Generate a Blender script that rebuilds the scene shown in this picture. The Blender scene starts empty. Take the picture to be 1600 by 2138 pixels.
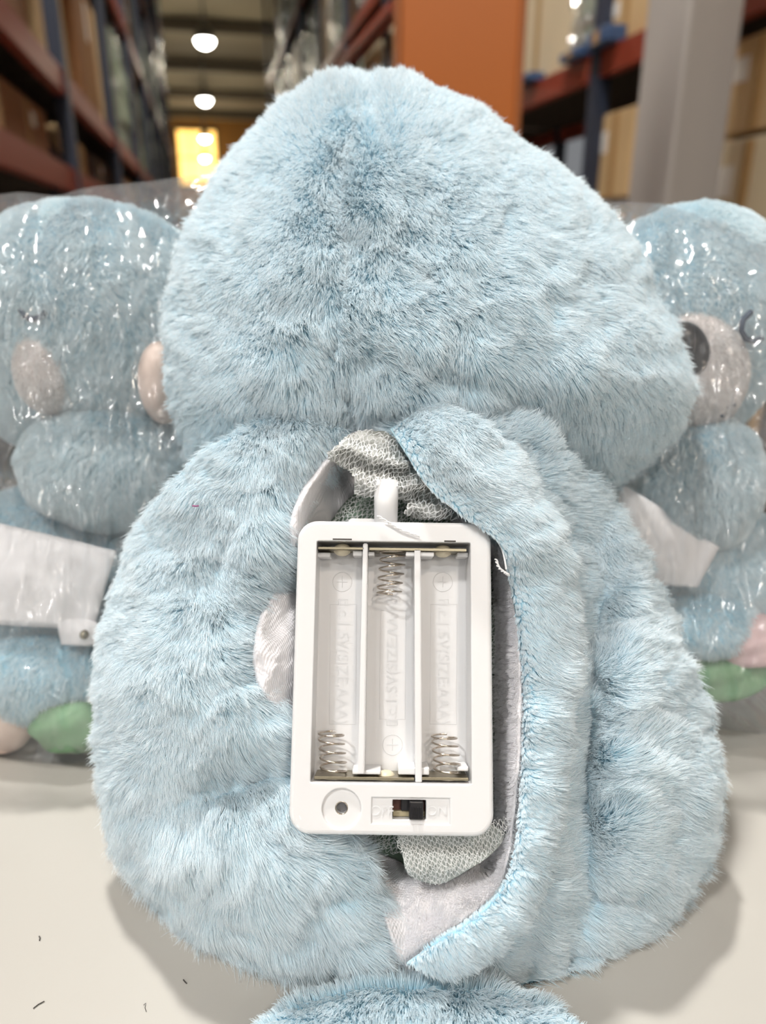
import bpy, bmesh, math, random
import numpy as np
from mathutils import Vector, Matrix
random.seed(7); rng = np.random.default_rng(7)
SC = bpy.context.scene; COL = SC.collection
# ------------------------------------------------------------------ camera
F = 1544.0; PITCH = math.radians(20); CAM = np.array([0, 0, .19])
R = np.array([1, 0, 0.]); U = np.array([0, math.sin(PITCH), math.cos(PITCH)]); W = np.array([0, math.cos(PITCH), -math.sin(PITCH)])
cam = bpy.data.cameras.new('camera'); cam.sensor_fit = 'VERTICAL'; cam.sensor_height = 36; cam.lens = 36 * F / 2138
cam.clip_start = .01; cam.clip_end = 300
cam.dof.use_dof = True; cam.dof.focus_distance = .193; cam.dof.aperture_fstop = 9.5; cam.dof.aperture_blades = 0
co = bpy.data.objects.new('camera', cam); COL.objects.link(co); co.location = CAM; co.rotation_euler = (math.pi / 2 - PITCH, 0, 0)
SC.camera = co
# ------------------------------------------------------------------ light
wd = bpy.data.worlds.new('world'); SC.world = wd; wd.use_nodes = True
wd.node_tree.nodes['Background'].inputs[0].default_value = (.93, .96, 1, 1)
wd.node_tree.nodes['Background'].inputs[1].default_value = .235
def area(name, loc, size, power, color, size_y=None):
    l = bpy.data.lights.new(name, 'AREA'); l.energy = power; l.color = color; l.size = size; l.shape = 'DISK'
    if size_y: l.shape = 'RECTANGLE'; l.size_y = size_y
    o = bpy.data.objects.new(name, l); COL.objects.link(o); o.location = loc
    return o
area('overhead_light', (-.75, 1.9, 5.9), .4, 410, (1, .97, .92))
area('overhead_light', (-2.4, -2.2, 5.9), .6, 300, (1, .98, .95))
area('overhead_light', (1.6, -3.6, 5.9), .6, 160, (1, .86, .72))
area('overhead_light', (-1.2, 9, 6.0), .6, 260, (1, .95, .86))
area('overhead_light', (2.2, -8.8, 6.0), .42, 200, (1, .96, .9))  # unseen lamps from here down, added for glints on the bag film
area('overhead_light', (-7.5, -6, 6.0), .42, 200, (1, .98, .95))
area('overhead_light', (-6, -14, 6.0), .42, 260, (1, .98, .95))
area('overhead_light', (8.5, -9, 6.0), .42, 240, (1, .84, .66))
area('overhead_light', (.4, -5.2, 5.9), .36, 110, (1, .98, .95))
area('overhead_light', (-3.2, -10, 6.0), .42, 200, (1, .98, .95))
area('overhead_light', (3.9, -17, 6.0), .5, 350, (1, .9, .78))
SC.view_settings.view_transform = 'Standard'; SC.view_settings.look = 'None'; SC.view_settings.gamma = 1
SC.view_settings.use_curve_mapping = False; SC.view_settings.exposure = -0.13
SC.cycles.transparent_max_bounces = 14; SC.cycles.max_bounces = 5; SC.cycles.diffuse_bounces = 4; SC.cycles.glossy_bounces = 3; SC.cycles.adaptive_threshold = .05
SC.cycles_curves.shape = 'RIBBONS'; SC.cycles_curves.subdivisions = 1; SC.cycles.use_light_tree = False

# ------------------------------------------------------------------ helpers
def ray(px, py): return ((np.asarray(px, float) - 800) / F)[..., None] * R + ((1069 - np.asarray(py, float)) / F)[..., None] * U + W
def P(px, py, d): return CAM + ray(px, py) * np.asarray(d, float)[..., None]
def P1(px, py, d): return Vector(P(np.float64(px), np.float64(py), np.float64(d)))
def hsh(ix, iy, iz, s=0):
    n = (ix.astype(np.int64) * 374761393 + iy.astype(np.int64) * 668265263 + iz.astype(np.int64) * 2147483647 + s * 1274126177) & 0xffffffff
    n = ((n ^ (n >> 13)) * 1274126177) & 0xffffffff
    n = ((n ^ (n >> 16)) * 2246822519) & 0xffffffff
    return ((n ^ (n >> 15)) & 0xffffff) / float(0xffffff)
def vn(x, y, z=0., s=0):
    x, y, z = np.broadcast_arrays(np.asarray(x, float), y, z); x0, y0, z0 = np.floor(x), np.floor(y), np.floor(z)
    fx, fy, fz = x - x0, y - y0, z - z0; fx, fy, fz = [f * f * (3 - 2 * f) for f in (fx, fy, fz)]
    r = 0
    for a in (0, 1):
        for b in (0, 1):
            for c in (0, 1):
                r = r + hsh(x0 + a, y0 + b, z0 + c, s) * (fx if a else 1 - fx) * (fy if b else 1 - fy) * (fz if c else 1 - fz)
    return r * 2 - 1
def fbm(x, y, z=0., s=0, o=3):
    r = 0; a = 1.
    for k in range(o): r = r + a * vn(x * 2 ** k, y * 2 ** k, z * 2 ** k if np.ndim(z) or z else 0., s + k); a *= .5
    return r
def sm(a, b, x): t = np.clip((x - a) / (b - a), 0, 1); return t * t * (3 - 2 * t)
def cr(pts, n=12, closed=True):
    p = np.array(pts, float); m = len(p); out = []
    for i in range(m if closed else m - 1):
        q = [p[(i + k - 1) % m] if closed else p[min(max(i + k - 1, 0), m - 1)] for k in range(4)]
        for t in np.linspace(0, 1, n, endpoint=False):
            out.append(.5 * (2 * q[1] + (q[2] - q[0]) * t + (2 * q[0] - 5 * q[1] + 4 * q[2] - q[3]) * t * t + (3 * q[1] - q[0] - 3 * q[2] + q[3]) * t ** 3))
    if not closed: out.append(p[-1])
    return np.array(out)
def segdist(px, py, poly, closed=True):
    px = np.asarray(px, float); py = np.asarray(py, float); best = np.full(px.shape, 1e9); n = len(poly)
    for i in range(n if closed else n - 1):
        a = poly[i]; b = poly[(i + 1) % n]; d = b - a; L = d @ d + 1e-9
        t = np.clip(((px - a[0]) * d[0] + (py - a[1]) * d[1]) / L, 0, 1)
        best = np.minimum(best, (px - a[0] - t * d[0]) ** 2 + (py - a[1] - t * d[1]) ** 2)
    return np.sqrt(best)
def inside(px, py, poly):
    r = np.zeros(np.shape(px), bool); n = len(poly)
    for i in range(n):
        x1, y1 = poly[i]; x2, y2 = poly[(i + 1) % n]
        c = ((y1 > py) != (y2 > py)) & (px < (x2 - x1) * (py - y1) / (y2 - y1 + 1e-12) + x1); r ^= c
    return r
def sdf(px, py, poly): d = segdist(px, py, poly); return np.where(inside(px, py, poly), -d, d)

def link(o, parent=None):
    COL.objects.link(o)
    if parent: o.parent = parent
    return o
def tag(o, label=None, cat=None, group=None, kind=None):
    if label: o['label'] = label
    if cat: o['category'] = cat
    if group: o['group'] = group
    if kind: o['kind'] = kind
    return o
def empty(name, loc=(0, 0, 0), rz=0):
    o = bpy.data.objects.new(name, None); o.empty_display_size = .01; o.location = loc; o.rotation_euler = (0, 0, rz); return link(o)
def keep_world(o, parent):
    o.parent = parent; o.matrix_parent_inverse = parent.matrix_basis.inverted(); return o
def mesh(name, V, Fc, mat, parent=None, smooth=True):
    me = bpy.data.meshes.new(name); me.from_pydata(np.asarray(V).tolist(), [], [tuple(f) for f in Fc]); me.update()
    if smooth: me.shade_smooth()
    o = bpy.data.objects.new(name, me)
    for m in (mat if isinstance(mat, (list, tuple)) else [mat]): me.materials.append(m)
    COL.objects.link(o)
    if parent: keep_world(o, parent)
    return o
def bm_obj(name, bm, mat, parent=None, smooth=False, local=False):
    me = bpy.data.meshes.new(name); bm.normal_update(); bm.to_mesh(me); bm.free(); me.materials.append(mat)
    if smooth: me.shade_smooth()
    o = bpy.data.objects.new(name, me); COL.objects.link(o)
    if parent:
        if local: o.parent = parent
        else: keep_world(o, parent)
    return o
def bx(bm, c, s, bev=0, rot=None, seg=2):
    old = set(bm.verts); r = bmesh.ops.create_cube(bm, size=1); vs = r['verts']
    bmesh.ops.scale(bm, vec=Vector(s), verts=vs)
    if bev: bmesh.ops.bevel(bm, geom=list({e for v in vs for e in v.link_edges}), offset=bev, segments=seg, affect='EDGES', profile=.5); vs = [v for v in bm.verts if v not in old]
    if rot: bmesh.ops.rotate(bm, cent=(0, 0, 0), matrix=rot, verts=vs)
    bmesh.ops.translate(bm, vec=Vector(c), verts=vs)
def tube(name, pts, rad, mat, parent=None, res=8, closed=False, local=False):
    cu = bpy.data.curves.new(name, 'CURVE'); cu.dimensions = '3D'; cu.bevel_depth = 1; cu.bevel_resolution = max(1, res // 4); cu.use_fill_caps = True
    sp = cu.splines.new('POLY'); sp.points.add(len(pts) - 1)
    for i, p in enumerate(pts): sp.points[i].co = (*p, 1); sp.points[i].radius = rad[i] if np.ndim(rad) else rad
    sp.use_cyclic_u = closed; t = bpy.data.objects.new(name, cu); COL.objects.link(t)
    me = bpy.data.meshes.new_from_object(t.evaluated_get(bpy.context.evaluated_depsgraph_get())); me.name = name
    bpy.data.objects.remove(t); bpy.data.curves.remove(cu); me.materials.clear(); me.materials.append(mat); me.shade_smooth()
    o = bpy.data.objects.new(name, me); COL.objects.link(o)
    if parent:
        if local: o.parent = parent
        else: keep_world(o, parent)
    return o
def srgb(r, g, b):
    f = lambda c: ((c / 255 + .055) / 1.055) ** 2.4 if c > 10 else c / 255 / 12.92
    return (f(r), f(g), f(b), 1)

# ------------------------------------------------------------------ materials
class NT:
    def __init__(s, name):
        s.m = bpy.data.materials.new(name); s.m.use_nodes = True; s.t = s.m.node_tree; s.p = s.t.nodes['Principled BSDF']; s.out = s.t.nodes['Material Output']
    def n(s, typ, **kw):
        nd = s.t.nodes.new(typ)
        for k, v in kw.items():
            if k.startswith('i_'): nd.inputs[k[2:].replace('_', ' ')].default_value = v
            else: setattr(nd, k, v)
        return nd
    def l(s, a, b): s.t.links.new(a, b)
def pm(name, col, rough=.5, metal=0, noise=0, nscale=50, bump=0, bscale=300, sss=0, sssr=.002, spec=.5, emis=None, estr=0, detail=3):
    a = NT(name); p = a.p; p.inputs['Base Color'].default_value = col; p.inputs['Roughness'].default_value = rough; p.inputs['Metallic'].default_value = metal
    p.inputs['Specular IOR Level'].default_value = spec
    tc = a.n('ShaderNodeTexCoord')
    if noise:
        nz = a.n('ShaderNodeTexNoise', i_Scale=nscale, i_Detail=detail); a.l(tc.outputs['Object'], nz.inputs['Vector'])
        mx = a.n('ShaderNodeMix', data_type='RGBA'); mx.inputs['A'].default_value = tuple(c * (1 - noise) for c in col[:3]) + (1,); mx.inputs['B'].default_value = tuple(min(1, c * (1 + noise)) for c in col[:3]) + (1,)
        a.l(nz.outputs['Fac'], mx.inputs['Factor']); a.l(mx.outputs['Result'], p.inputs['Base Color'])
    if bump:
        nz = a.n('ShaderNodeTexNoise', i_Scale=bscale, i_Detail=4.); a.l(tc.outputs['Object'], nz.inputs['Vector'])
        bp = a.n('ShaderNodeBump', i_Strength=bump, i_Distance=.3 / bscale); a.l(nz.outputs['Fac'], bp.inputs['Height']); a.l(bp.outputs['Normal'], p.inputs['Normal'])
    if sss: p.inputs['Subsurface Weight'].default_value = sss; p.inputs['Subsurface Radius'].default_value = (1, .9, .85); p.inputs['Subsurface Scale'].default_value = sssr
    if emis: p.inputs['Emission Color'].default_value = emis; p.inputs['Emission Strength'].default_value = estr
    return a.m
def furmat(name, root, tip, mid=.45, rnd=.12, rough=.42):
    a = NT(name); p = a.p; hi = a.n('ShaderNodeHairInfo'); rp = a.n('ShaderNodeValToRGB')
    rp.color_ramp.elements[0].color = root; rp.color_ramp.elements[0].position = 0; rp.color_ramp.elements[1].color = tip; rp.color_ramp.elements[1].position = 1
    e = rp.color_ramp.elements.new(mid); e.color = tuple(.45 * r + .55 * t for r, t in zip(root, tip))
    a.l(hi.outputs['Intercept'], rp.inputs['Fac'])
    mp = a.n('ShaderNodeMapRange'); mp.inputs['To Min'].default_value = 1 - rnd; mp.inputs['To Max'].default_value = 1 + rnd; a.l(hi.outputs['Random'], mp.inputs['Value'])
    hs = a.n('ShaderNodeHueSaturation'); a.l(rp.outputs['Color'], hs.inputs['Color']); a.l(mp.outputs['Result'], hs.inputs['Value']); 
    a.l(hs.outputs['Color'], p.inputs['Base Color']); p.inputs['Roughness'].default_value = rough; p.inputs['Specular IOR Level'].default_value = .6
    tr = a.n('ShaderNodeBsdfTranslucent'); a.l(hs.outputs['Color'], tr.inputs['Color']); ms = a.n('ShaderNodeMixShader'); ms.inputs[0].default_value = .35
    a.l(p.outputs[0], ms.inputs[1]); a.l(tr.outputs[0], ms.inputs[2]); a.l(ms.outputs[0], a.out.inputs['Surface'])
    return a.m
M = {}
M['blue_fur'] = furmat('blue_fur', srgb(182, 228, 245), srgb(243, 250, 254))
M['blue_skin'] = pm('blue_backing', srgb(196, 230, 242), .9, bump=.3, bscale=900)
M['toy_fur'] = furmat('toy_fur', srgb(196, 228, 239), srgb(238, 246, 249))
M['toy_skin'] = pm('toy_backing', srgb(180, 220, 236), .9, noise=.1, nscale=60)
M['white_fur'] = furmat('white_fur', srgb(225, 222, 220), srgb(245, 243, 242))
M['black'] = pm('black_plastic', srgb(26, 25, 28), .3)
M['embro'] = pm('dark_embroidery', srgb(62, 74, 92), .8)
M['beige'] = pm('beige_plush', srgb(222, 200, 188), .9, noise=.08, nscale=200)
M['muzzle'] = pm('muzzle_plush', srgb(224, 216, 214), .9, noise=.06, nscale=200)
M['green'] = pm('green_plush', srgb(122, 158, 122), .9, noise=.2, nscale=120)
M['pink'] = pm('pink_plush', srgb(214, 186, 186), .9, noise=.08, nscale=120)
M['bib'] = pm('white_satin', srgb(232, 230, 232), .5, noise=.04, nscale=60)
M['plastic'] = pm('white_plastic', srgb(220, 220, 221), .32, sss=.25, sssr=.002, spec=.45)
M['plastic2'] = pm('white_plastic_inner', srgb(226, 225, 226), .4, sss=.3, sssr=.003)
M['metal'] = pm('nickel', srgb(200, 190, 178), .22, 1)
M['metal2'] = pm('nickel_plate', srgb(150, 142, 122), .35, 1, noise=.15, nscale=.8)
M['glue'] = pm('dull_solder', srgb(205, 196, 172), .4)
M['dark_slot'] = pm('dark_slot', srgb(70, 66, 62), .7)
M['brown_slot'] = pm('brown_board', srgb(86, 44, 30), .5)
M['net'] = pm('white_netting', srgb(236, 237, 237), .5)
M['pouch'] = pm('green_pouch', srgb(104, 124, 108), .9, noise=.25, nscale=120)
M['thread'] = pm('white_thread', srgb(236, 236, 238), .5)
def weave(name, col):
    a = NT(name); a.p.inputs['Base Color'].default_value = col; a.p.inputs['Roughness'].default_value = .75
    a.p.inputs['Sheen Weight'].default_value = .3
    tc = a.n('ShaderNodeTexCoord'); sx = []
    for rot in (0.5, 2.07):
        mp = a.n('ShaderNodeMapping'); mp.inputs['Rotation'].default_value = (0, 0, rot); mp.inputs['Scale'].default_value = (1, 1, .6); a.l(tc.outputs['Object'], mp.inputs['Vector'])
        w = a.n('ShaderNodeTexWave', i_Scale=480., i_Distortion=1.2, i_Detail=1.); a.l(mp.outputs[0], w.inputs['Vector']); sx.append(w)
    ad = a.n('ShaderNodeMath', operation='ADD'); a.l(sx[0].outputs['Fac'], ad.inputs[0]); a.l(sx[1].outputs['Fac'], ad.inputs[1])
    bp = a.n('ShaderNodeBump', i_Strength=.5, i_Distance=.00025); a.l(ad.outputs[0], bp.inputs['Height']); a.l(bp.outputs[0], a.p.inputs['Normal'])
    return a.m
M['lining'] = weave('white_lining', srgb(228, 226, 229))
def filmmat(name, bscale, rough=.17, milk=.08):
    a = NT(name); a.t.nodes.remove(a.p)
    tc = a.n('ShaderNodeTexCoord'); mp = a.n('ShaderNodeMapping'); mp.inputs['Scale'].default_value = (2.2, 1, .26); a.l(tc.outputs['Object'], mp.inputs['Vector'])
    n1 = a.n('ShaderNodeTexNoise', i_Scale=bscale, i_Detail=2., i_Distortion=.6); a.l(mp.outputs[0], n1.inputs['Vector'])
    rg = a.n('ShaderNodeMath', operation='ABSOLUTE'); sb = a.n('ShaderNodeMath', operation='SUBTRACT'); sb.inputs[1].default_value = .5; a.l(n1.outputs['Fac'], sb.inputs[0]); a.l(sb.outputs[0], rg.inputs[0])
    bp = a.n('ShaderNodeBump', i_Strength=1., i_Distance=.008); a.l(rg.outputs[0], bp.inputs['Height'])
    gl = a.n('ShaderNodeBsdfGlossy'); gl.inputs['Roughness'].default_value = rough; a.l(bp.outputs[0], gl.inputs['Normal'])
    tr = a.n('ShaderNodeBsdfTransparent'); tr.inputs[0].default_value = (.97, .975, .98, 1)
    df = a.n('ShaderNodeBsdfDiffuse'); df.inputs[0].default_value = (.8, .82, .85, 1)
    m0 = a.n('ShaderNodeMixShader'); m0.inputs[0].default_value = milk; a.l(tr.outputs[0], m0.inputs[1]); a.l(df.outputs[0], m0.inputs[2])
    fr0 = a.n('ShaderNodeFresnel', i_IOR=1.6); fr = a.n('ShaderNodeMath', operation='MINIMUM'); fr.inputs[1].default_value = .22; a.l(fr0.outputs[0], fr.inputs[0])
    m1 = a.n('ShaderNodeMixShader'); a.l(fr.outputs[0], m1.inputs[0]); a.l(m0.outputs[0], m1.inputs[1]); a.l(gl.outputs[0], m1.inputs[2]); a.l(m1.outputs[0], a.out.inputs['Surface'])
    return a.m
M['film'] = filmmat('clear_bag_film', 17)
M['wrap'] = filmmat('stretch_wrap', 7, .15, .12)
M['table'] = pm('table_top', srgb(174, 171, 165), .28, noise=.03, nscale=9)
M['table_edge'] = pm('table_edge', srgb(150, 146, 140), .6)
M['floor'] = pm('concrete', srgb(120, 108, 96), .6, noise=.15, nscale=2)
M['ceil'] = pm('roof_sheet', srgb(178, 166, 140), .8, noise=.06, nscale=.5)
M['truss'] = pm('roof_truss', srgb(96, 86, 70), .7)
M['redbeam'] = pm('orange_red_beam', srgb(138, 56, 38), .45)
M['blueup'] = pm('dark_blue_upright', srgb(40, 48, 66), .5)
M['deck'] = pm('dark_deck', srgb(52, 40, 32), .8)
M['orange'] = pm('orange_panel', srgb(172, 92, 20), .4, noise=.08, nscale=1.5)
M['pillar'] = pm('painted_pillar', srgb(158, 152, 146), .7)
M['tape'] = pm('brown_tape', srgb(176, 142, 96), .25)
M['paper'] = pm('paper_label', srgb(226, 222, 214), .6)
M['bluepack'] = pm('blue_pack', srgb(58, 84, 122), .5)
M['yellow'] = pm('yellow_carton', srgb(214, 158, 60), .6, noise=.1, nscale=4)
M['tan'] = pm('tan_carton', srgb(196, 166, 122), .7, noise=.08, nscale=4)
M['brown'] = pm('brown_carton', srgb(132, 88, 48), .7, noise=.12, nscale=4)
M['cream'] = pm('cream_carton', srgb(206, 190, 158), .7, noise=.06, nscale=4)
M['palegreen'] = pm('pale_green_pack', srgb(158, 170, 148), .6, noise=.15, nscale=8)
M['darkbox'] = pm('dark_carton', srgb(64, 46, 36), .7, noise=.1, nscale=4)
M['lamp_on'] = pm('lamp_glow', (1, 1, 1, 1), .5, emis=(1, .97, .9, 1), estr=25)
M['wall_glow'] = pm('wall_glow_emission', (1, .8, .4, 1), .5, emis=(1, .55, .12, 1), estr=2.6)  # warm light on the far wall, given as emission
M['lamp_metal'] = pm('lamp_metal', srgb(120, 118, 112), .4, .6)
M['dirt'] = pm('dark_lint', srgb(60, 56, 54), .8)
M['speck_purple'] = pm('purple_lint', srgb(150, 90, 130), .8)

# ------------------------------------------------------------------ fur builder (hair curves combed by numpy)
def idw(px, py, ctrl, pw=2.2):
    c = np.array(ctrl, float); num = np.zeros((len(px), 2)); den = np.zeros(len(px))
    for a in c:
        w = 1 / (((px - a[0]) ** 2 + (py - a[1]) ** 2) + 900) ** (pw / 2); num += w[:, None] * a[2:4]; den += w
    return num / den[:, None]
def fur(name, objs, n, mat, parent, ctrl, length=.0055, rad=6.5e-5, K=6, lean=.95, clump=.42, keep=None, lenf=None, cell=11., wild=.26, facing=-.35):
    Vs, Ts, off = [], [], 0
    for o in objs:
        me = o.data; me.calc_loop_triangles(); v = np.empty(len(me.vertices) * 3); me.vertices.foreach_get('co', v); v = v.reshape(-1, 3)
        v = v @ np.array(o.matrix_world.to_3x3()).T + np.array(o.matrix_world.translation)
        t = np.empty(len(me.loop_triangles) * 3, int); me.loop_triangles.foreach_get('vertices', t); Vs.append(v); Ts.append(t.reshape(-1, 3) + off); off += len(v)
    V = np.concatenate(Vs); T = np.concatenate(Ts)
    fn = np.cross(V[T[:, 1]] - V[T[:, 0]], V[T[:, 2]] - V[T[:, 0]]); ar = np.linalg.norm(fn, axis=1)
    VN = np.zeros_like(V)
    for k in range(3): np.add.at(VN, T[:, k], fn)
    VN /= np.linalg.norm(VN, axis=1)[:, None] + 1e-12
    cen = V[T].mean(1); view = CAM - cen; view /= np.linalg.norm(view, axis=1)[:, None]
    wgt = ar * ((fn / (ar[:, None] + 1e-15) * view).sum(1) > facing)
    q = rng.choice(len(T), n, p=wgt / wgt.sum()); a = rng.random((n, 2)); fl = a.sum(1) > 1; a[fl] = 1 - a[fl]; b = np.column_stack([1 - a.sum(1), a])
    p0 = (V[T[q]] * b[:, :, None]).sum(1); N = (VN[T[q]] * b[:, :, None]).sum(1); N /= np.linalg.norm(N, axis=1)[:, None]
    def proj(p):
        r = p - CAM; d = r @ W; return 800 + F * (r @ R) / d, 1069 - F * (r @ U) / d, d
    px, py, d = proj(p0)
    ok = np.ones(n, bool) if keep is None else keep(px, py, d)
    p0, N, px, py, d = p0[ok], N[ok], px[ok], py[ok], d[ok]; n = len(p0)
    D = idw(px, py, ctrl); ang = wild * 2.4 * fbm(px / 80, py / 80, 0., 11, 2) + wild * .45 * vn(px / 14, py / 14, 0., 17) + rng.normal(0, wild * .35, n)
    c, s_ = np.cos(ang), np.sin(ang); D = np.column_stack([D[:, 0] * c - D[:, 1] * s_, D[:, 0] * s_ + D[:, 1] * c])
    T3 = D[:, :1] * R - D[:, 1:] * U; mag = np.linalg.norm(T3, axis=1)[:, None]
    def tang(v): 
        wn = N @ W; al = -(v * N).sum(1) / np.where(np.abs(wn) < .25, np.sign(wn) * .25 + 1e-9, wn); al = np.clip(al, -np.linalg.norm(v, axis=1) * 1.2, np.linalg.norm(v, axis=1) * 1.2)
        return v + al[:, None] * W
    Tg = tang(T3); Tg -= N * (Tg * N).sum(1)[:, None]; Tg /= np.linalg.norm(Tg, axis=1)[:, None] + 1e-9; Tg *= np.clip(mag, .2, 1)
    # clumps
    gx, gy = np.floor(px / cell), np.floor(py / cell); bd = np.full(n, 1e9); cx = np.zeros(n); cy = np.zeros(n)
    for i in (-1, 0, 1):
        for j in (-1, 0, 1):
            ax, ay = gx + i, gy + j; qx = (ax + hsh(ax, ay, ax * 0, 3)) * cell; qy = (ay + hsh(ax, ay, ax * 0, 4)) * cell; dd = (qx - px) ** 2 + (qy - py) ** 2
            m = dd < bd; bd[m] = dd[m]; cx[m] = qx[m]; cy[m] = qy[m]
    off3 = tang(((cx - px) * d / F)[:, None] * R - ((cy - py) * d / F)[:, None] * U)
    ol = np.linalg.norm(off3, axis=1)[:, None]; off3 *= np.minimum(1, .0022 / (ol + 1e-9))
    L = length * (.72 + .4 * rng.random(n)) * (1 + .25 * fbm(px / 45, py / 45, 0., 5, 2)) * (1 + .18 * (hsh(np.floor(cx), np.floor(cy), np.zeros(n), 9) - .5))
    if lenf is not None: L = L * lenf(px, py)
    ln = lean * (1 + .25 * fbm(px / 35, py / 35, 0., 8, 2)) * (.85 + .3 * rng.random(n)); ln = np.clip(ln, .1, 1.6)
    th = np.linspace(0, 1, K)[None, :, None]; wv = rng.normal(0, .07, (n, 1, 3))
    pos = p0[:, None] + L[:, None, None] * (N[:, None] * (th * (1 - .38 * th * np.minimum(ln, 1.3)[:, None, None])) + Tg[:, None] * ln[:, None, None] * (.25 * th + .65 * th ** 1.6) + wv * th ** 2) \
        + off3[:, None] * (clump * th ** 1.3) + np.array([0, 0, -.00035]) * th ** 2
    pos[:, :, 2] = np.maximum(pos[:, :, 2], .0003)
    cd = bpy.data.hair_curves.new(name); cd.add_curves([K] * n)
    cd.attributes['position'].data.foreach_set('vector', pos.astype(np.float32).ravel())
    ra = cd.attributes.get('radius') or cd.attributes.new('radius', 'FLOAT', 'POINT')
    rr = (rad * (.8 + .4 * rng.random((n, 1)))) * np.array([[1.15, 1.1, 1, .9, .7, .35]] if K == 6 else [np.linspace(1.1, .35, K)])
    ra.data.foreach_set('value', rr.astype(np.float32).ravel()); cd.materials.append(mat)
    o = bpy.data.objects.new(name, cd); COL.objects.link(o); keep_world(o, parent); o['kind'] = 'stuff'
    return o
def threads(name, lines, rad, mat, parent):
    cd = bpy.data.hair_curves.new(name); cd.add_curves([len(l) for l in lines]); pos = np.concatenate(lines)
    cd.attributes['position'].data.foreach_set('vector', pos.astype(np.float32).ravel())
    ra = cd.attributes.get('radius') or cd.attributes.new('radius', 'FLOAT', 'POINT'); ra.data.foreach_set('value', np.full(len(pos), rad, np.float32)); cd.materials.append(mat)
    o = bpy.data.objects.new(name, cd); COL.objects.link(o); keep_world(o, parent); o['kind'] = 'stuff'; return o

def polar(name, outline, centre, depthfn, backfn, mat, parent, nr=70, nth=360, nb=14, drop=None, clampz=.0008, pw=1.0):
    """closed body: front surface from its outline and relief, back surface rounded away"""
    O = cr(outline); c = np.array(centre, float); d = O - c; th = np.arctan2(d[:, 1], d[:, 0]); rr = np.hypot(d[:, 0], d[:, 1]); k = np.argsort(th); th, rr = th[k], rr[k]
    a = np.linspace(-math.pi, math.pi, nth, endpoint=False); ro = np.interp(a, th, rr, period=2 * math.pi)
    s = (np.arange(1, nr + 1) / nr); s = 1 - (1 - s) ** 1.35
    PX = c[0] + np.outer(s, ro * np.cos(a)); PY = c[1] + np.outer(s, ro * np.sin(a)); S = np.outer(s, np.ones(nth))
    Df = depthfn(PX.ravel(), PY.ravel(), S.ravel()); fx = np.append(PX.ravel(), c[0]); fy = np.append(PY.ravel(), c[1]); Df = np.append(Df, depthfn(np.array([c[0]]), np.array([c[1]]), np.array([0.])))
    V = P(fx, fy, Df); edge = Df[(nr - 1) * nth:nr * nth]
    sb = np.linspace(1, 0, nb + 1)[1:-1]; BX = c[0] + np.outer(sb, ro * np.cos(a)) ; BY = c[1] + np.outer(sb, ro * np.sin(a)); prof = np.sqrt(1 - sb ** 2)[:, None]
    mean = edge.mean(); bd = edge[None] * sb[:, None] + mean * (1 - sb[:, None]) + prof * backfn(a)[None]
    BXo = 800 + (BX - 800) * (edge[None] / bd) ** pw; BYo = 1069 + (BY - 1069) * (edge[None] / bd) ** pw
    V2 = P(BXo.ravel(), BYo.ravel(), bd.ravel()); pc = P(np.array([c[0]]), np.array([c[1]]), np.array([mean + backfn(np.array([0.]))[0]]))
    V = np.vstack([V, V2, pc]); 
    low = V[:, 2] < clampz
    if low.any():
        nf = len(fx); r = V - CAM; tt = np.where(low, (clampz - CAM[2]) / r[:, 2], 1.); fr = np.arange(len(V)) < nf
        Vc = CAM + r * tt[:, None]; V = np.where((low & fr)[:, None], Vc, V); V[:, 2] = np.maximum(V[:, 2], clampz)
    Fc = []; j = np.arange(nth); j2 = (j + 1) % nth
    for i in range(nr - 1): Fc += list(zip(i * nth + j, i * nth + j2, (i + 1) * nth + j2, (i + 1) * nth + j))
    ci = nr * nth; Fc += list(zip([ci] * nth, j2, j))
    b0 = ci + 1; rings = [(nr - 1) * nth] + [b0 + i * nth for i in range(nb - 1)]
    for i in range(len(rings) - 1): Fc += list(zip(rings[i] + j, rings[i] + j2, rings[i + 1] + j2, rings[i + 1] + j))
    last = rings[-1]; Fc += list(zip(last + j, last + j2, [len(V) - 1] * nth))
    Fc = np.array([tuple(f) + ((f[-1],) if len(f) == 3 else ()) for f in Fc])
    if drop is not None:
        nf = len(fx); al = np.append(drop(fx, fy), np.zeros(len(V) - nf, bool)); m = ~(al[Fc].all(1)); Fc = Fc[m]
    faces = [tuple(dict.fromkeys(f)) for f in Fc[:, ::1].tolist()]
    faces = [f[::-1] for f in faces]
    o = mesh(name, V, faces, mat, parent)
    bm = bmesh.new(); bm.from_mesh(o.data); bm.normal_update()
    f = min(bm.faces, key=lambda f: (f.calc_center_median() - Vector(CAM)).length)
    if f.normal.dot(Vector(CAM) - f.calc_center_median()) < 0:
        for g in bm.faces: g.normal_flip()
    bmesh.ops.delete(bm, geom=[v for v in bm.verts if not v.link_faces], context='VERTS'); bm.to_mesh(o.data); bm.free(); o.data.shade_smooth()
    return o

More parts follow.
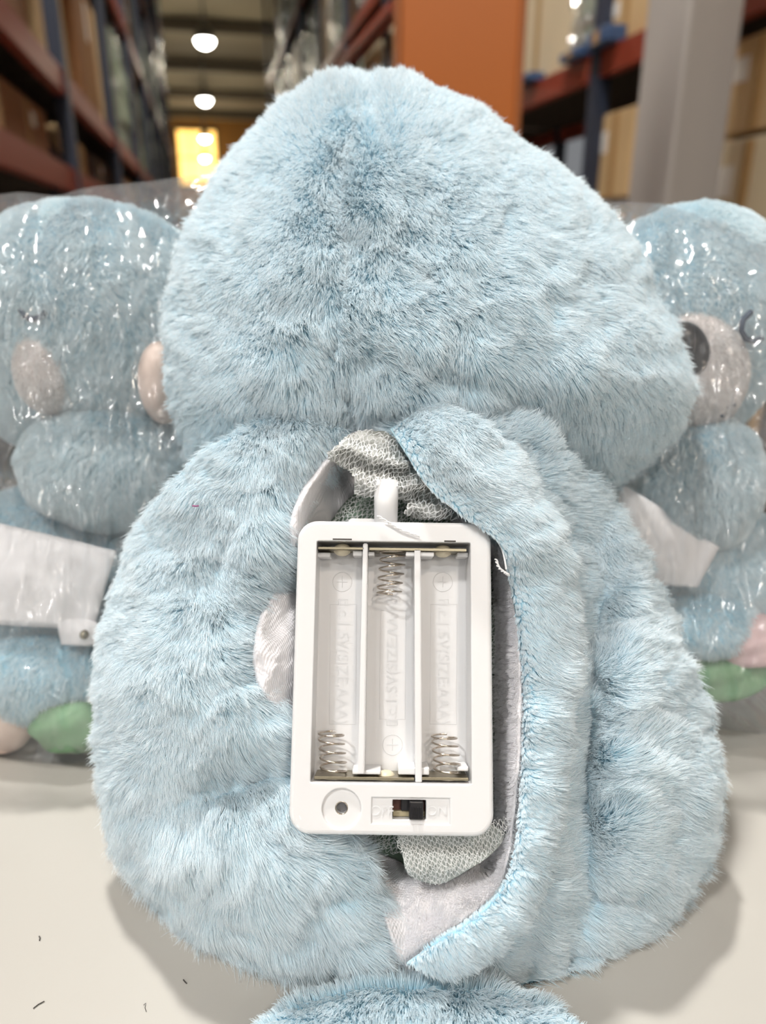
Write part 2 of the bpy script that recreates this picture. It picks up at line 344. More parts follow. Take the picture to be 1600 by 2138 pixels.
# ================================================================== SETTING
bm = bmesh.new(); bx(bm, (0, 10, -.95), (60, 110, .1)); tag(bm_obj('floor', bm, M['floor']), kind='structure')
bm = bmesh.new(); bx(bm, (-8, 40, 9.4), (50, 130, .1)); tag(bm_obj('ceiling', bm, M['ceil']), kind='structure')
AZ = math.radians(-12.76); AD = np.array([math.sin(AZ), math.cos(AZ), 0]); BD = np.array([AD[1], -AD[0], 0])
def AB(a, b, z): return AD * a + BD * b + np.array([0, 0, z])
ROT = Matrix.Rotation(-AZ, 4, 'Z')      # local x = across the aisle, y = along it
def abox(name, a0, a1, b0, b1, z0, z1, mat, parent=None, bev=0):
    bm = bmesh.new(); bx(bm, (0, 0, 0), (abs(b1 - b0), abs(a1 - a0), abs(z1 - z0)), bev)
    bmesh.ops.transform(bm, matrix=Matrix.Translation(Vector(AB((a0 + a1) / 2, (b0 + b1) / 2, (z0 + z1) / 2))) @ ROT, verts=bm.verts)
    return bm_obj(name, bm, mat, parent)
tag(abox('wall_back', 67, 67.3, -24, 24, -.9, 9.35, pm('far_wall', srgb(150, 104, 44), .8)), kind='structure')  # amber of the surrounding glow put into the wall colour
for k in range(7):
    a = 14 + k * 8.
    tag(abox('trim_%d' % (k + 1), a, a + .3, -14, 14, 8.8, 9.3, M['truss']), kind='structure')
t = empty('amber_glow', AB(66.8, .6, 5)); tag(t, 'amber glow of the lit far wall, added as shining panes at the aisle end', 'glow')  # panes and frame are invented; they carry the glow of the warm-lit wall
for i in range(3):
    for j in range(2): abox('pane', 66.7, 66.9, -1.5 + i * 1.0, -.56 + i * 1.0, 4.6 + j * 2., 6.5 + j * 2., M['wall_glow'], t)
abox('glow_frame', 66.82, 66.98, -1.7, 1.6, 4.4, 8.8, M['truss'], t)
def high_bay(a, b, z, label, s=.72):
    t = empty('ceiling_lamp', AB(a, b, z)); tag(t, label, 'lamp', 'round lamps along the aisle ceiling')
    n = 24; prof = [(0, 0, 'g'), (.36, 0), (.40, .04), (.36, .30), (.18, .46), (.1, .62)]
    V, Fc = [], []
    for r, h in [(.40 * s, 0), (.42 * s, .03), (.36 * s, .28), (.16 * s, .42), (.09 * s, .6)]:
        for k in range(n): V.append(AB(a, b, z + h) + np.array([r * math.cos(k * 6.2832 / n), r * math.sin(k * 6.2832 / n), 0]))
    for i in range(4):
        for k in range(n): Fc.append((i * n + k, i * n + (k + 1) % n, (i + 1) * n + (k + 1) % n, (i + 1) * n + k))
    mesh('reflector', V, Fc, M['lamp_metal'], t)
    V, Fc = [], []
    for q in range(7):
        ph = q / 6 * math.pi / 2
        for k in range(n): V.append(AB(a, b, z + .02 - .33 * s * math.sin(ph)) + np.array([.4 * s * math.cos(ph) * math.cos(k * 6.2832 / n), .4 * s * math.cos(ph) * math.sin(k * 6.2832 / n), 0]))
    for i in range(6):
        for k in range(n): Fc.append((i * n + k, i * n + (k + 1) % n, (i + 1) * n + (k + 1) % n, (i + 1) * n + k))
    mesh('glowing_globe', V, Fc, M['lamp_on'], t)
    tube('hanging_rod', [AB(a, b, z + .55), AB(a, b, 9.3)], .03, M['lamp_metal'], t)
    l = bpy.data.lights.new('overhead_light', 'POINT'); l.energy = 340; l.color = (1, .9, .7); l.shadow_soft_size = .4; o = bpy.data.objects.new('overhead_light', l); COL.objects.link(o); o.location = AB(a, b, z - .8)
for a, lb in ((27.6, 'glowing round aisle lamp, the nearest and highest of the row'), (38.2, 'glowing round aisle lamp, second in the row from the highest'), (51.3, 'glowing round aisle lamp just above the amber glow'), (63, 'glowing round aisle lamp in the amber glow, lowest of the row')):
    high_bay(a, .48, 6.2, lb)

# racks
NUMW = ['first', 'second', 'third', 'fourth', 'fifth', 'sixth', 'seventh', 'eighth', 'ninth', 'tenth']
def rack(side, name_lab, a0, nb, bay, b0, b1, levels, ups, label):
    t = empty('pallet_rack', AB(a0, b0, -.9)); tag(t, label, 'rack')
    for i in range(nb + 1):
        a = a0 + i * bay
        for b in (b0, b1): abox('upright', a - .05, a + .05, b - .04, b + .04, -.9, ups, M['blueup'], t)
        zz = -.5; k = 0
        while zz < ups - 1.2:
            p0, p1 = (b0, b1) if k % 2 else (b1, b0)
            tube('brace', [AB(a, p0, zz), AB(a, p1, zz + 1.1)], .022, M['blueup'], t, res=4); zz += 1.1; k += 1
    for i in range(nb):
        for z in levels:
            for b in (b0, b1): abox('beam', a0 + i * bay + .05, a0 + (i + 1) * bay - .05, b - .03, b + .03, z - .13, z, M['redbeam'], t)
            abox('deck', a0 + i * bay + .06, a0 + (i + 1) * bay - .06, min(b0, b1) + .03, max(b0, b1) - .03, z - .03, z - .001, M['deck'], t)
    return t
def carton(a0, a1, b0, b1, z0, z1, kind, label, group=None, wrap=False):
    nm = {'palegreen': 'wrapped_stack', 'bluepack': 'pack'}.get(kind, 'carton')
    t = empty(nm, AB((a0 + a1) / 2, (b0 + b1) / 2, z0)); tag(t, label, {'wrapped_stack': 'stack', 'pack': 'pack'}.get(nm, 'carton'), group)
    face = b0 if abs(b0) < abs(b1) else b1; sg = 1 if face > b0 + b1 - face else -1
    if nm == 'wrapped_stack':
        n = max(2, int((z1 - z0) / .28)); h = (z1 - z0) / n
        for i in range(n):
            j = random.uniform(-.03, .03); abox('pack_layer', a0 + .02, a1 - .02, b0 + j + .03, b1 + j - .03, z0 + i * h, z0 + (i + 1) * h - .012, M['palegreen'], t, .03)
        V = []; nz, na = 14, 10
        lo, hi = min(b0, b1) - .03, max(b0, b1) + .03
        ring = [(a0, lo), (a1, lo), (a1, hi), (a0, hi)]; rp = []
        for k in range(4):
            p, q = ring[k], ring[(k + 1) % 4]
            for s in range(na): rp.append((p[0] + (q[0] - p[0]) * s / na, p[1] + (q[1] - p[1]) * s / na))
        for i in range(nz + 1):
            for (a, b) in rp: V.append(AB(a + random.uniform(-.02, .02), b + random.uniform(-.02, .02), z0 + .01 + (z1 - z0) * i / nz))
        m = len(rp); Fc = [(i * m + k, i * m + (k + 1) % m, (i + 1) * m + (k + 1) % m, (i + 1) * m + k) for i in range(nz) for k in range(m)]
        mesh('stretch_film', V, Fc, M['wrap'], t, smooth=False)
    else:
        abox('box_body', a0, a1, b0, b1, z0, z1, M[kind], t, .01)
        am = (a0 + a1) / 2; abox('tape_strip', am - .03, am + .03, face - .004, face + .004, z0 + .01, z1 - .01, M['tape'], t)
        if kind != 'bluepack': abox('paper_label', am + .08, min(am + .2, a1 - .03), face - .003, face + .003, z0 + (z1 - z0) * .55, z0 + (z1 - z0) * .8, M['paper'], t)
rack('l', '', 2.5, 8, 2.7, -.75, -1.75, (.6, 1.12, 2.6, 4.1, 5.6), 6.9, 'tall pallet rack filling the side of the aisle behind the wrinkled bag')
CW = {'tan': 'tan carton', 'brown': 'brown carton', 'cream': 'cream carton', 'palegreen': 'pale green film-wrapped stack', 'darkbox': 'dark brown carton', 'yellow': 'yellow carton', 'bluepack': 'blue pack'}
lv = {-.9: 'on the floor level', .6: 'on the low shelf', 1.12: 'on the second shelf', 2.6: 'on the third shelf', 4.1: 'on the high fourth shelf', 5.6: 'on the top shelf'}
for i in range(8):
    for z, hmax in ((.6, .33), (1.12, 1.25), (2.6, 1.25), (4.1, 1.25), (5.6, 1.1)):
        for j in range(2):
            k = random.choice(['brown', 'darkbox', 'tan', 'brown'] if i < 2 else (['palegreen', 'palegreen', 'brown'] if i > 3 else ['tan', 'palegreen', 'brown']))
            a = 2.5 + i * 2.7 + .12 + j * 1.27; h = hmax * random.uniform(.72, 1)
            if z == .6 and k == 'palegreen': k = 'brown'
            lab = '%s %s behind wrinkled bag, %s bay, %s half' % (CW[k], lv[z], NUMW[i], 'near' if j == 0 else 'far')
            carton(a, a + random.uniform(1.0, 1.18), -.77 - random.uniform(0, .08), -1.7, z, z + h, k, lab, 'goods on the rack behind the wrinkled bag')
RB = 2.2
rack('r', '', 1.68, 9, 2.6, RB, RB + 1.0, (1.17, 3.0, 4.7), 6.9, 'tall pallet rack with orange-red beams behind the pillar and orange panel')
def rc(a0, a1, z0, z1, kind, label, b=RB + .02, bb=RB + .9): carton(a0, a1, b, bb, z0, z1, kind, label, 'goods on the rack by the pillar')
rc(4.72, 5.75, 1.17, 2.7, 'cream', 'big cream carton on the orange-red beam beside the orange panel')
rc(4.32, 4.68, 1.17, 1.62, 'palegreen', 'small pale green wrapped stack beside the big cream carton')
rc(3.88, 4.3, 1.45, 2.1, 'yellow', 'yellow carton above the blue packs on the beam')
rc(3.88, 4.3, 1.17, 1.44, 'tan', 'low tan carton under the yellow carton')
rc(4.36, 4.62, 1.17, 1.22, 'bluepack', 'blue pack in front of the pale green stack', RB - .1, RB + .012)
rc(4.05, 4.3, 1.17, 1.25, 'bluepack', 'blue pack below the yellow carton', RB - .1, RB + .012)
rc(5.05, 5.3, 1.17, 1.22, 'bluepack', 'blue pack at the foot of the big cream carton', RB - .1, RB + .012)
rc(3.2, 3.85, 1.17, 2.0, 'brown', 'brown carton partly behind the pillar top')
rc(2.7, 3.15, 1.17, 1.75, 'tan', 'tan carton on the shelf just past the pillar')
rc(2.12, 2.66, 1.17, 1.9, 'cream', 'cream carton at the near end of the shelf past the pillar')
rc(2.72, 3.2, .62, .98, 'tan', 'tan carton at the top of the low stack past the pillar')
rc(2.12, 2.66, .66, .98, 'darkbox', 'dark carton under the shelf past the pillar')
rc(2.72, 3.2, .1, .6, 'cream', 'cream carton in the middle of the low stack past the pillar')
rc(2.12, 2.66, .1, .64, 'darkbox', 'dark carton low at the near end past the pillar')
rc(2.12, 3.2, -.9, .08, 'darkbox', 'large dark carton on the floor past the pillar')
rc(3.9, 4.28, .42, .86, 'tan', 'tan carton topping the stack below the beam, beside the pillar')
rc(3.9, 4.5, -.08, .4, 'palegreen', 'glossy wrapped stack below the beam, beside the pillar')
rc(3.3, 3.85, -.1, .7, 'tan', 'tan carton behind the lower pillar')
rc(4.75, 5.2, -.1, .36, 'tan', 'tan carton low under the dark shelf gap')
rc(4.52, 4.7, -.1, .42, 'palegreen', 'narrow green wrapped stack under the dark shelf gap')
rc(3.3, 5.4, -.9, -.12, 'brown', 'long brown carton on the floor under the rack')
for i in range(6):
    for z, hm in ((1.17, 1.5), (3.0, 1.4), (4.7, 1.3)):
        for j in range(2):
            k = random.choice(['palegreen', 'cream', 'palegreen', 'darkbox']); a = 7.35 + i * 2.6 + j * 1.25
            rc(a, a + 1.1, z, z + hm * random.uniform(.7, 1), k, '%s past orange panel, %s, %s bay, %s half' % (CW[k], {1.17: 'low shelf', 3.0: 'middle shelf', 4.7: 'top shelf'}[z], NUMW[i], 'near' if j == 0 else 'far'))
for k in range(3):
    a = 2.05 + k * 1.3 + 2.2
    rc(a, a + .9, 3.0, 3.0 + .8 + .2 * k, ['tan', 'brown', 'cream'][k], ['tan', 'brown', 'cream'][k] + ' carton on the shelf above, over the orange-red beam')
tb = tube('diagonal_brace', [AB(8.6, RB - .1, 2.45), AB(12.2, RB - .1, 2.35 + .2)], .09, M['redbeam']); tag(tb, 'rusty red bar across the pale stacks, over the toy head', 'bar')
# pillar and orange panel, both standing on the floor
t = empty('pillar', (1.18, 3.2, -.9)); tag(t, 'pale grey square pillar rising behind the bagged plush with the closed eye', 'pillar', kind='structure')
bm = bmesh.new(); bx(bm, (0, 0, 0), (.235, .235, 8.2), .012); bmesh.ops.transform(bm, matrix=Matrix.Translation((1.115, 3.1, 3.2)) @ Matrix.Rotation(math.radians(20), 4, 'Z'), verts=bm.verts); bm_obj('shaft', bm, M['pillar'], t)
bm = bmesh.new(); bx(bm, (0, 0, 0), (.4, .4, .06), .01); bmesh.ops.transform(bm, matrix=Matrix.Translation((1.115, 3.1, -.87)) @ Matrix.Rotation(math.radians(24), 4, 'Z'), verts=bm.verts); bm_obj('base_plate', bm, M['blueup'], t)
t = empty('orange_panel', (.22, 2.6, -.9)); tag(t, 'tall plain orange panel standing right behind the toy head', 'panel')
bm = bmesh.new(); bx(bm, (.232, 2.62, .8), (.36, .06, 3.4), .006); bm_obj('panel_board', bm, M['orange'], t)
for s in (-1, 1):
    bm = bmesh.new(); bx(bm, (.232 + s * .188, 2.62, .8), (.02, .075, 3.4), .004); bm_obj('edge_strip', bm, pm('orange_edge', srgb(150, 84, 34), .5), t)
# table
t = empty('table', (0, .1, -.9)); tag(t, 'glossy off-white table carrying the three plush toys', 'table')
bm = bmesh.new(); bx(bm, (0, -.02, -.0125), (1.5, .9, .025), .003); bm_obj('table_top', bm, M['table'], t)
for sx in (-1, 1):
    for sy in (-1, 1):
        bm = bmesh.new(); bx(bm, (sx * .68, -.02 + sy * .39, -.4625), (.05, .05, .875), .004); bm_obj('leg', bm, M['table_edge'], t)
def fibre(name, pts, rad, mat, label, cat):
    tag(tube(name, [P1(x, y, .19 / -float(ray(np.float64(x), np.float64(y))[2])) + Vector((0, 0, .0003)) for x, y in pts], rad, mat), label, cat)
fibre('lint_fibre', [(70, 2107), (80, 2099), (93, 2092)], 1.3e-4, M['dirt'], 'short dark fibre lying on the table corner, lower left', 'lint')
fibre('lint_speck', [(82, 1956), (84, 1959), (83, 1965)], 1.6e-4, M['dirt'], 'tiny black speck on the table above the short fibre', 'lint')
fibre('lint_curl', [(383, 2047), (387, 2052), (390, 2055)], 1.6e-4, M['dirt'], 'small dark curl of lint on the table beside the blue foot', 'lint')
fibre('lint_wisp', [(300, 2100), (305, 2096), (303, 2106), (306, 2114)], .7e-4, M['dirt'], 'faint thin wisp of lint near the blue foot edge', 'lint')
#@@TOY
# ================================================================== MAIN PLUSH TOY
def dpl(py): return .190 + (1420 - py) * 1.97e-5
toy = empty('plush_toy', P1(850, 1900, .23)); toy.location.z = 0
tag(toy, 'large light blue furry plush toy seen from behind, back slit open around a battery case', 'plush toy')
BODY = [(560, 885), (480, 925), (410, 975), (355, 1040), (305, 1110), (268, 1185), (243, 1270), (225, 1380), (222, 1480), (228, 1580), (246, 1680), (278, 1765), (318, 1830), (375, 1895), (440, 1960), (520, 2005), (610, 2035), (710, 2060), (800, 2078), (832, 2072), (870, 2080), (980, 2075), (1100, 2055), (1190, 2030), (1290, 1975), (1380, 1895), (1440, 1800), (1480, 1700), (1484, 1620), (1458, 1520), (1430, 1430), (1392, 1330), (1352, 1215), (1296, 1110), (1225, 1030), (1178, 960), (1120, 895), (1055, 853), (960, 836), (870, 852), (790, 893), (740, 905), (660, 888)]
OPEN = cr([(745, 905), (700, 935), (660, 975), (622, 1030), (594, 1100), (588, 1180), (560, 1238), (528, 1310), (520, 1390), (540, 1450), (585, 1510), (620, 1600), (668, 1700), (715, 1765), (756, 1850), (798, 1935), (830, 2015), (870, 2000), (940, 1955), (1000, 1915), (1055, 1850), (1085, 1700), (1100, 1500), (1095, 1350), (1075, 1200), (1040, 1130), (960, 1070), (890, 1010), (850, 950), (815, 905)], 4)
FO = np.array([(905, 850), (985, 893), (1055, 955), (1112, 1060), (1160, 1150), (1182, 1260), (1178, 1370), (1165, 1480), (1150, 1600), (1138, 1720), (1115, 1830), (1082, 1900), (1015, 1962), (905, 2022)], float)
FI = np.array([(815, 895), (852, 955), (893, 1015), (960, 1072), (1038, 1128), (1060, 1200), (1082, 1320), (1092, 1450), (1090, 1600), (1080, 1740), (1062, 1830), (1015, 1890), (945, 1942), (848, 2010)], float)
BUMP = [(380, 1420, 150, 100, .5, .006), (500, 1630, 110, 45, -.25, -.010), (420, 1720, 60, 150, .2, .002), (640, 1850, 170, 90, .6, .007), (330, 1150, 80, 120, .3, .002), (560, 1060, 60, 110, .3, .004), (470, 1180, 22, 120, .45, -.0028),
        (1290, 1865, 55, 28, .3, -.005), (1340, 1560, 110, 160, 0, .003), (1220, 1500, 38, 330, .05, -.012), (1190, 1120, 26, 120, -.5, -.0045), (1000, 850, 120, 50, .2, .002), (1130, 2000, 160, 50, -.2, .003), (832, 2010, 15, 90, 0, -.009), (1330, 1320, 60, 150, -.3, .003), (1390, 1700, 22, 150, .1, -.002), (700, 2030, 120, 18, .3, -.002)]
def bumps(px, py, B):
    r = 0
    for x, y, sx, sy, an, am in B:
        c, s = math.cos(an), math.sin(an); u = (px - x) * c + (py - y) * s; v = -(px - x) * s + (py - y) * c; r = r + am * np.exp(-.5 * ((u / sx) ** 2 + (v / sy) ** 2))
    return r
def body_top(px, py, s):
    Ee = .012 + .030 * sm(900, 1250, py); d = dpl(py) + .0035 + Ee * (1 - np.sqrt(np.clip(1 - s ** 2.8, 0, 1)))
    return d - bumps(px, py, BUMP) - .0018 * fbm(px / 95, py / 95, 0., 21, 3)
def body_depth(px, py, s):
    d = body_top(px, py, s); t = sdf(px, py, OPEN); r = 62.
    q = np.clip((r - t) / r, 0, 1); d = d + .0105 * (1 - np.sqrt(np.clip(1 - q * q, 0, 1))) + np.clip(-t, 0, 40) * .0003
    return np.maximum(d, .1)
body = polar('body', BODY, (850, 1440), body_depth, lambda a: .05 + 0 * a, M['blue_skin'], toy, nr=110, nth=480, drop=lambda x, y: sdf(x, y, OPEN) < -14)
def lin_depth(px, py, s):
    t = -sdf(px, py, OPEN); return dpl(py) + .0125 + .006 * sm(14, -6, t) + (.006 + .013 * sm(610, 660, px) * sm(1045, 1010, px) * sm(1850, 1780, py)) * sm(0, 60, t) - bumps(px, py, [(570, 1375, 45, 80, .1, .013), (650, 1060, 30, 80, .5, .013), (590, 1215, 60, 16, .2, -.006), (955, 1895, 110, 55, -.35, .011), (1084, 1500, 20, 300, 0.02, .012)]) - .0012 * fbm(px / 30, py / 40, 0., 31, 3)
_oc = OPEN.mean(0); OPX = OPEN + (OPEN - _oc) / np.linalg.norm(OPEN - _oc, axis=1)[:, None] * 5
lining = polar('lining', OPX[::4], (830, 1440), lin_depth, lambda a: .034 + 0 * a, M['lining'], toy, nr=70, nth=360)
fur('lining_fuzz', [lining], 120000, furmat('fleece_fuzz', srgb(240, 240, 244), srgb(252, 252, 255)), toy, [(900, 1900, .2, -.4), (1060, 1500, .3, .3)], length=.0016, rad=3e-5, K=4, lean=.8, wild=2.2, keep=lambda x, y, d: ((x > 1035) | ((y > 1780) & (x > 845))) & (sdf(x, y, OPEN) < 6), facing=.1)
# the folded flap along the slit, lining side turned in and fur side turned out
Fi, Fo = cr(FI, 8, False), cr(FO, 8, False)
def flap_mesh(u0, u1, nu, name, mat, extra=0.):
    V = []; n = len(Fi)
    for u in np.linspace(u0, u1, nu):
        q = Fi * (1 - u) + Fo * u; px, py = q[:, 0], q[:, 1]; tt = np.linspace(0, 1, n)
        end = np.minimum(sm(0, .07, tt), sm(1, .90, tt) + .25)
        top = dpl(py) - .001 - .0062 * sm(1230, 1130, py); base = dpl(py) + .0045
        arch = np.sqrt(np.clip(1 - np.abs(2 * (u - .36) / 1.3) ** 2.4, 0, 1)) if u > .36 else (1 - ((.36 - u) / .36) ** 3 * (.15 + .6 * sm(1150, 1260, py)))
        d = base + (top - base) * arch * end + .0009 * fbm(px / 40, py / 40, 0., 41, 2) * end
        V.append(P(px, py, d))
    Fc = [(i * n + j, i * n + j + 1, (i + 1) * n + j + 1, (i + 1) * n + j) for i in range(nu - 1) for j in range(n - 1)]
    o = mesh(name, np.vstack(V), Fc, mat, toy)
    f = o.data.polygons[len(o.data.polygons) // 2]
    if f.normal.dot(Vector(CAM) - f.center) < 0: o.data.flip_normals()
    so = o.modifiers.new('thickness', 'SOLIDIFY'); so.thickness = .0008; so.offset = -1
    return o
flap = flap_mesh(.0, 1.0, 16, 'flap', M['blue_skin'])
hem = tube('hem', P(Fi[14:40, 0], Fi[14:40, 1], dpl(Fi[14:40, 1]) - .0050), .00026, M['thread'], toy)
hem['label'] = 'white stitched hem of the flap'
HEAD = [(766, 190), (738, 160), (695, 166), (640, 192), (580, 240), (520, 298), (475, 360), (432, 430), (396, 510), (374, 600), (362, 700), (364, 790), (384, 870), (410, 950), (470, 1010), (600, 1030), (800, 1020), (980, 1030), (1120, 1040), (1240, 1020), (1300, 995), (1350, 945), (1395, 895), (1418, 845), (1420, 775), (1396, 695), (1362, 630), (1335, 555), (1292, 490), (1232, 432), (1165, 362), (1085, 308), (1035, 264), (955, 216), (895, 186), (835, 163), (797, 163)]
SEAM = np.array([(768, 160), (745, 260), (722, 370), (722, 480), (724, 580), (704, 700), (715, 800), (750, 890), (770, 960)], float)
HB = [(1180, 800, 170, 120, .2, .006), (560, 720, 150, 200, 0, .003), (860, 730, 60, 80, -.6, .003), (950, 790, 160, 22, .25, -.0025), (900, 300, 200, 60, .6, .002), (1060, 600, 110, 50, .4, .0022), (700, 850, 120, 45, 0, -.004), (1250, 960, 60, 60, 0, .003)]
def head_depth(px, py, s):
    d = .2065 + (700 - py) * 2.3e-5 + .052 * (1 - np.sqrt(np.clip(1 - s ** 2.5, 0, 1)))
    sd = segdist(px, py, cr(SEAM, 6, False), False); d = d + .002 * np.exp(-(sd / 15) ** 2) + .0036 * np.exp(-(sd / 60) ** 2)
    return d - bumps(px, py, HB) - .0016 * fbm(px / 110, py / 110, 0., 51, 3) + .022 * sm(830 - 60 * sm(900, 1100, px), 1040, py)
head = polar('head', HEAD, (880, 600), head_depth, lambda a: .055 + 0 * a, M['blue_skin'], toy, nr=90, nth=420)
HC = [(722, 300, .1, .7), (724, 400, .1, .7), (724, 480, .1, .7), (722, 560, .1, .7), (712, 660, .1, .8), (550, 400, -.7, .2), (450, 500, -.8, .2), (450, 750, -.5, .6), (640, 260, -.3, -.5), (740, 180, .0, -.7), (650, 550, -.5, .5), (850, 190, .1, -.7), (950, 300, .5, -.2), (870, 420, .5, .6), (850, 600, .5, .5), (1000, 500, .7, .35), (1150, 500, .8, .2), (1100, 650, .8, .5), (1250, 600, .7, .5), (780, 720, .5, .8), (870, 750, .8, .1), (950, 820, .3, 1), (1100, 850, .2, 1), (1300, 850, .4, .8), (1380, 700, .8, .2), (600, 850, -.2, .9), (680, 800, .3, .8), (480, 900, -.5, .6), (720, 880, .2, .8), (1300, 480, .6, -.2), (400, 600, -.8, 0)]
fur('head_fur', [head], 480000, M['blue_fur'], toy, HC, length=.0056, lean=1.05, rad=5.2e-5, keep=lambda x, y, d: y < 1030)
BC = [(600, 950, .2, .7), (450, 1000, -.4, .6), (560, 1100, .7, .7), (350, 1100, -.6, .4), (500, 1230, .8, .5), (300, 1300, -.7, .3), (420, 1350, .3, .7), (500, 1450, .8, .5), (270, 1550, -.7, .2), (400, 1560, .5, .5), (560, 1580, .9, .2), (350, 1750, -.2, .9), (480, 1750, .3, .9), (620, 1730, .7, .7), (600, 1880, .6, .8), (740, 1820, .9, .4), (780, 1950, .8, .6), (500, 1980, .2, 1), (700, 2040, .3, .9), (960, 2040, -.1, .8), (1100, 2020, .6, .4), (1200, 1950, .8, .3), (1150, 1850, .8, -.3), (1250, 1700, .6, -.5), (1250, 1400, .4, -.5), (1250, 1500, .5, -.5), (1300, 1600, .6, -.4), (1400, 1450, .8, .2), (1430, 1700, .8, .2), (1350, 1850, .8, .3), (1300, 1200, .8, -.1), (1200, 1050, .7, -.4), (1100, 900, .5, -.7), (960, 850, -.1, -.7), (1050, 940, .4, .2), (850, 860, -.3, -.4), (1230, 1150, .3, .6)]
def body_len(x, y): return .9 + .35 * sm(1500, 1800, y) * (x < 850) + .15 * (x > 1200) + np.exp(-(sdf(x, y, OPEN) / 35) ** 2) * np.where(x < 840, .35, -.35)
fur('body_fur', [body], 620000, M['blue_fur'], toy, BC, length=.0064, lean=1.1, rad=5.2e-5, lenf=body_len, keep=lambda x, y, d: (sdf(x, y, OPEN) > np.where(x > 850, 8, -4)))
FCt = [(950, 960, .2, .8), (1050, 1040, .5, .8), (1120, 1150, .7, .5), (1150, 1300, .9, .3), (1140, 1500, .95, .2), (1120, 1700, .9, .4), (1060, 1880, .8, .6), (960, 1990, .4, .9), (900, 900, .3, .4)]
fi_u = lambda x, y: segdist(x, y, Fi, False)
fur('flap_fur', [flap], 130000, M['blue_fur'], toy, FCt, length=.0052, lean=1., lenf=lambda x, y: .25 + .85 * sm(12, 62, fi_u(x, y)), keep=lambda x, y, d: fi_u(x, y) > 3, facing=.0)
# small foot sticking out from under the body, toward the viewer
def ellipsoid(name, c, r, mat, parent, px=None, py=None, d=None, yaw=0, roll=0, pitch=0, nu=32, nv=20, dfm=0, zmin=None, power=1.):
    V = []; Rm = np.array(Matrix.Rotation(yaw, 3, 'Z') @ Matrix.Rotation(pitch, 3, 'X') @ Matrix.Rotation(roll, 3, 'Y'))
    for i in range(nv + 1):
        ph = math.pi * i / nv
        for k in range(nu):
            th = 2 * math.pi * k / nu; p = np.array([math.sin(ph) * math.cos(th), math.sin(ph) * math.sin(th), math.cos(ph)])
            p = np.sign(p) * np.abs(p) ** power
            V.append(p * (1 + dfm * math.sin(3 * th + i) * math.sin(ph)))
    V = np.array(V) * np.array(r); V = V @ Rm.T + np.array(c)
    if zmin is not None: V[:, 2] = np.maximum(V[:, 2], zmin)
    Fc = [(i * nu + k, (i + 1) * nu + k, (i + 1) * nu + (k + 1) % nu, i * nu + (k + 1) % nu) for i in range(nv) for k in range(nu)]
    o = mesh(name, V, Fc, mat, parent)
    bm = bmesh.new(); bm.from_mesh(o.data); bmesh.ops.remove_doubles(bm, verts=bm.verts, dist=1e-7); bmesh.ops.recalc_face_normals(bm, faces=bm.faces); bm.to_mesh(o.data); bm.free(); o.data.shade_smooth()
    return o
foot = ellipsoid('foot', (.009, .1120, .0060), (.043, .0275, .0082), M['blue_skin'], toy, zmin=.0006, power=.8)
fur('foot_fur', [foot], 60000, M['blue_fur'], toy, [(600, 2110, -.5, .4), (850, 2110, .1, 1), (1150, 2110, .5, .4)], length=.005, lean=.9)
tube('lint_mark', [P1(402, 1056, body_top(np.array([402.]), np.array([1056.]), np.array([.85]))[0] - .0058), P1(409, 1057, body_top(np.array([409.]), np.array([1057.]), np.array([.85]))[0] - .006), P1(415, 1056, body_top(np.array([415.]), np.array([1056.]), np.array([.85]))[0] - .0058)], .00025, M['speck_purple'], toy)['label'] = 'tiny purple speck on the fur'
# pouch behind the battery case, wrapped in white net
def pouch_d(px, py, s): return dpl(py) + .0172 + .010 * (1 - np.sqrt(np.clip(1 - s ** 3, 0, 1))) + .0008 * fbm(px / 40, py / 40, 0., 61, 2)
POUCH = [(800, 1005), (735, 1035), (690, 1090), (650, 1160), (625, 1300), (615, 1450), (625, 1600), (700, 1740), (838, 1800), (860, 1835), (920, 1845), (1000, 1800), (1040, 1750), (1055, 1600), (1060, 1400), (1058, 1230), (1040, 1130), (980, 1060), (900, 1010)]
pouch = polar('pouch', POUCH, (840, 1420), pouch_d, lambda a: .004 + 0 * a, M['pouch'], toy, nr=30, nth=160)
pouch['label'] = 'grey green inner pouch under the net'
def net(name, poly, dfn, cell=9., hgt=6.5, rad=6e-5, rot=0., warp=4, layers=1, dx=0):
    poly = np.array(poly, float); x0, y0 = poly.min(0) - 20; x1, y1 = poly.max(0) + 20; cx, cy = (x0 + x1) / 2, (y0 + y1) / 2; RR = max(x1 - x0, y1 - y0) * .75; lines = []
    for L in range(layers):
        rt = rot + L * .35; c, s = math.cos(rt), math.sin(rt); nr = int(2 * RR / hgt)
        for j in range(nr):
            k = np.arange(int(2 * RR / cell * 4)); u = -RR + k * cell / 4; zig = np.array([-1, -1, 1, 1])[(k + (2 if j % 2 else 0)) % 4]
            v = -RR + j * hgt + zig * hgt * .5
            uu = u + warp * fbm(u / 40, v / 40, L * 3., 71, 2); vv = v + warp * fbm(u / 40, v / 40, L * 3. + 9, 73, 2)
            x = cx + uu * c - vv * s; y = cy + uu * s + vv * c; ins = inside(x, y, poly); d = dfn(x, y, L); p = P(x, y, d)
            i = 0
            while i < len(x):
                if ins[i]:
                    e = i
                    while e < len(x) and ins[e]: e += 1
                    if e - i > 2: lines.append(p[i:e])
                    i = e
                else: i += 1
    return threads(name, lines, rad, M['net'], toy)
PO = cr(POUCH, 6); PE = PO - np.array([840, 1420]); 
def pnet(x, y, L):
    t = -sdf(x, y, PO); s = np.clip(1 - t / 260, 0, 1); return pouch_d(x, y, s) - .0012 - .0006 * L - .0008 * fbm(x / 25, y / 25, 0., 77, 2)
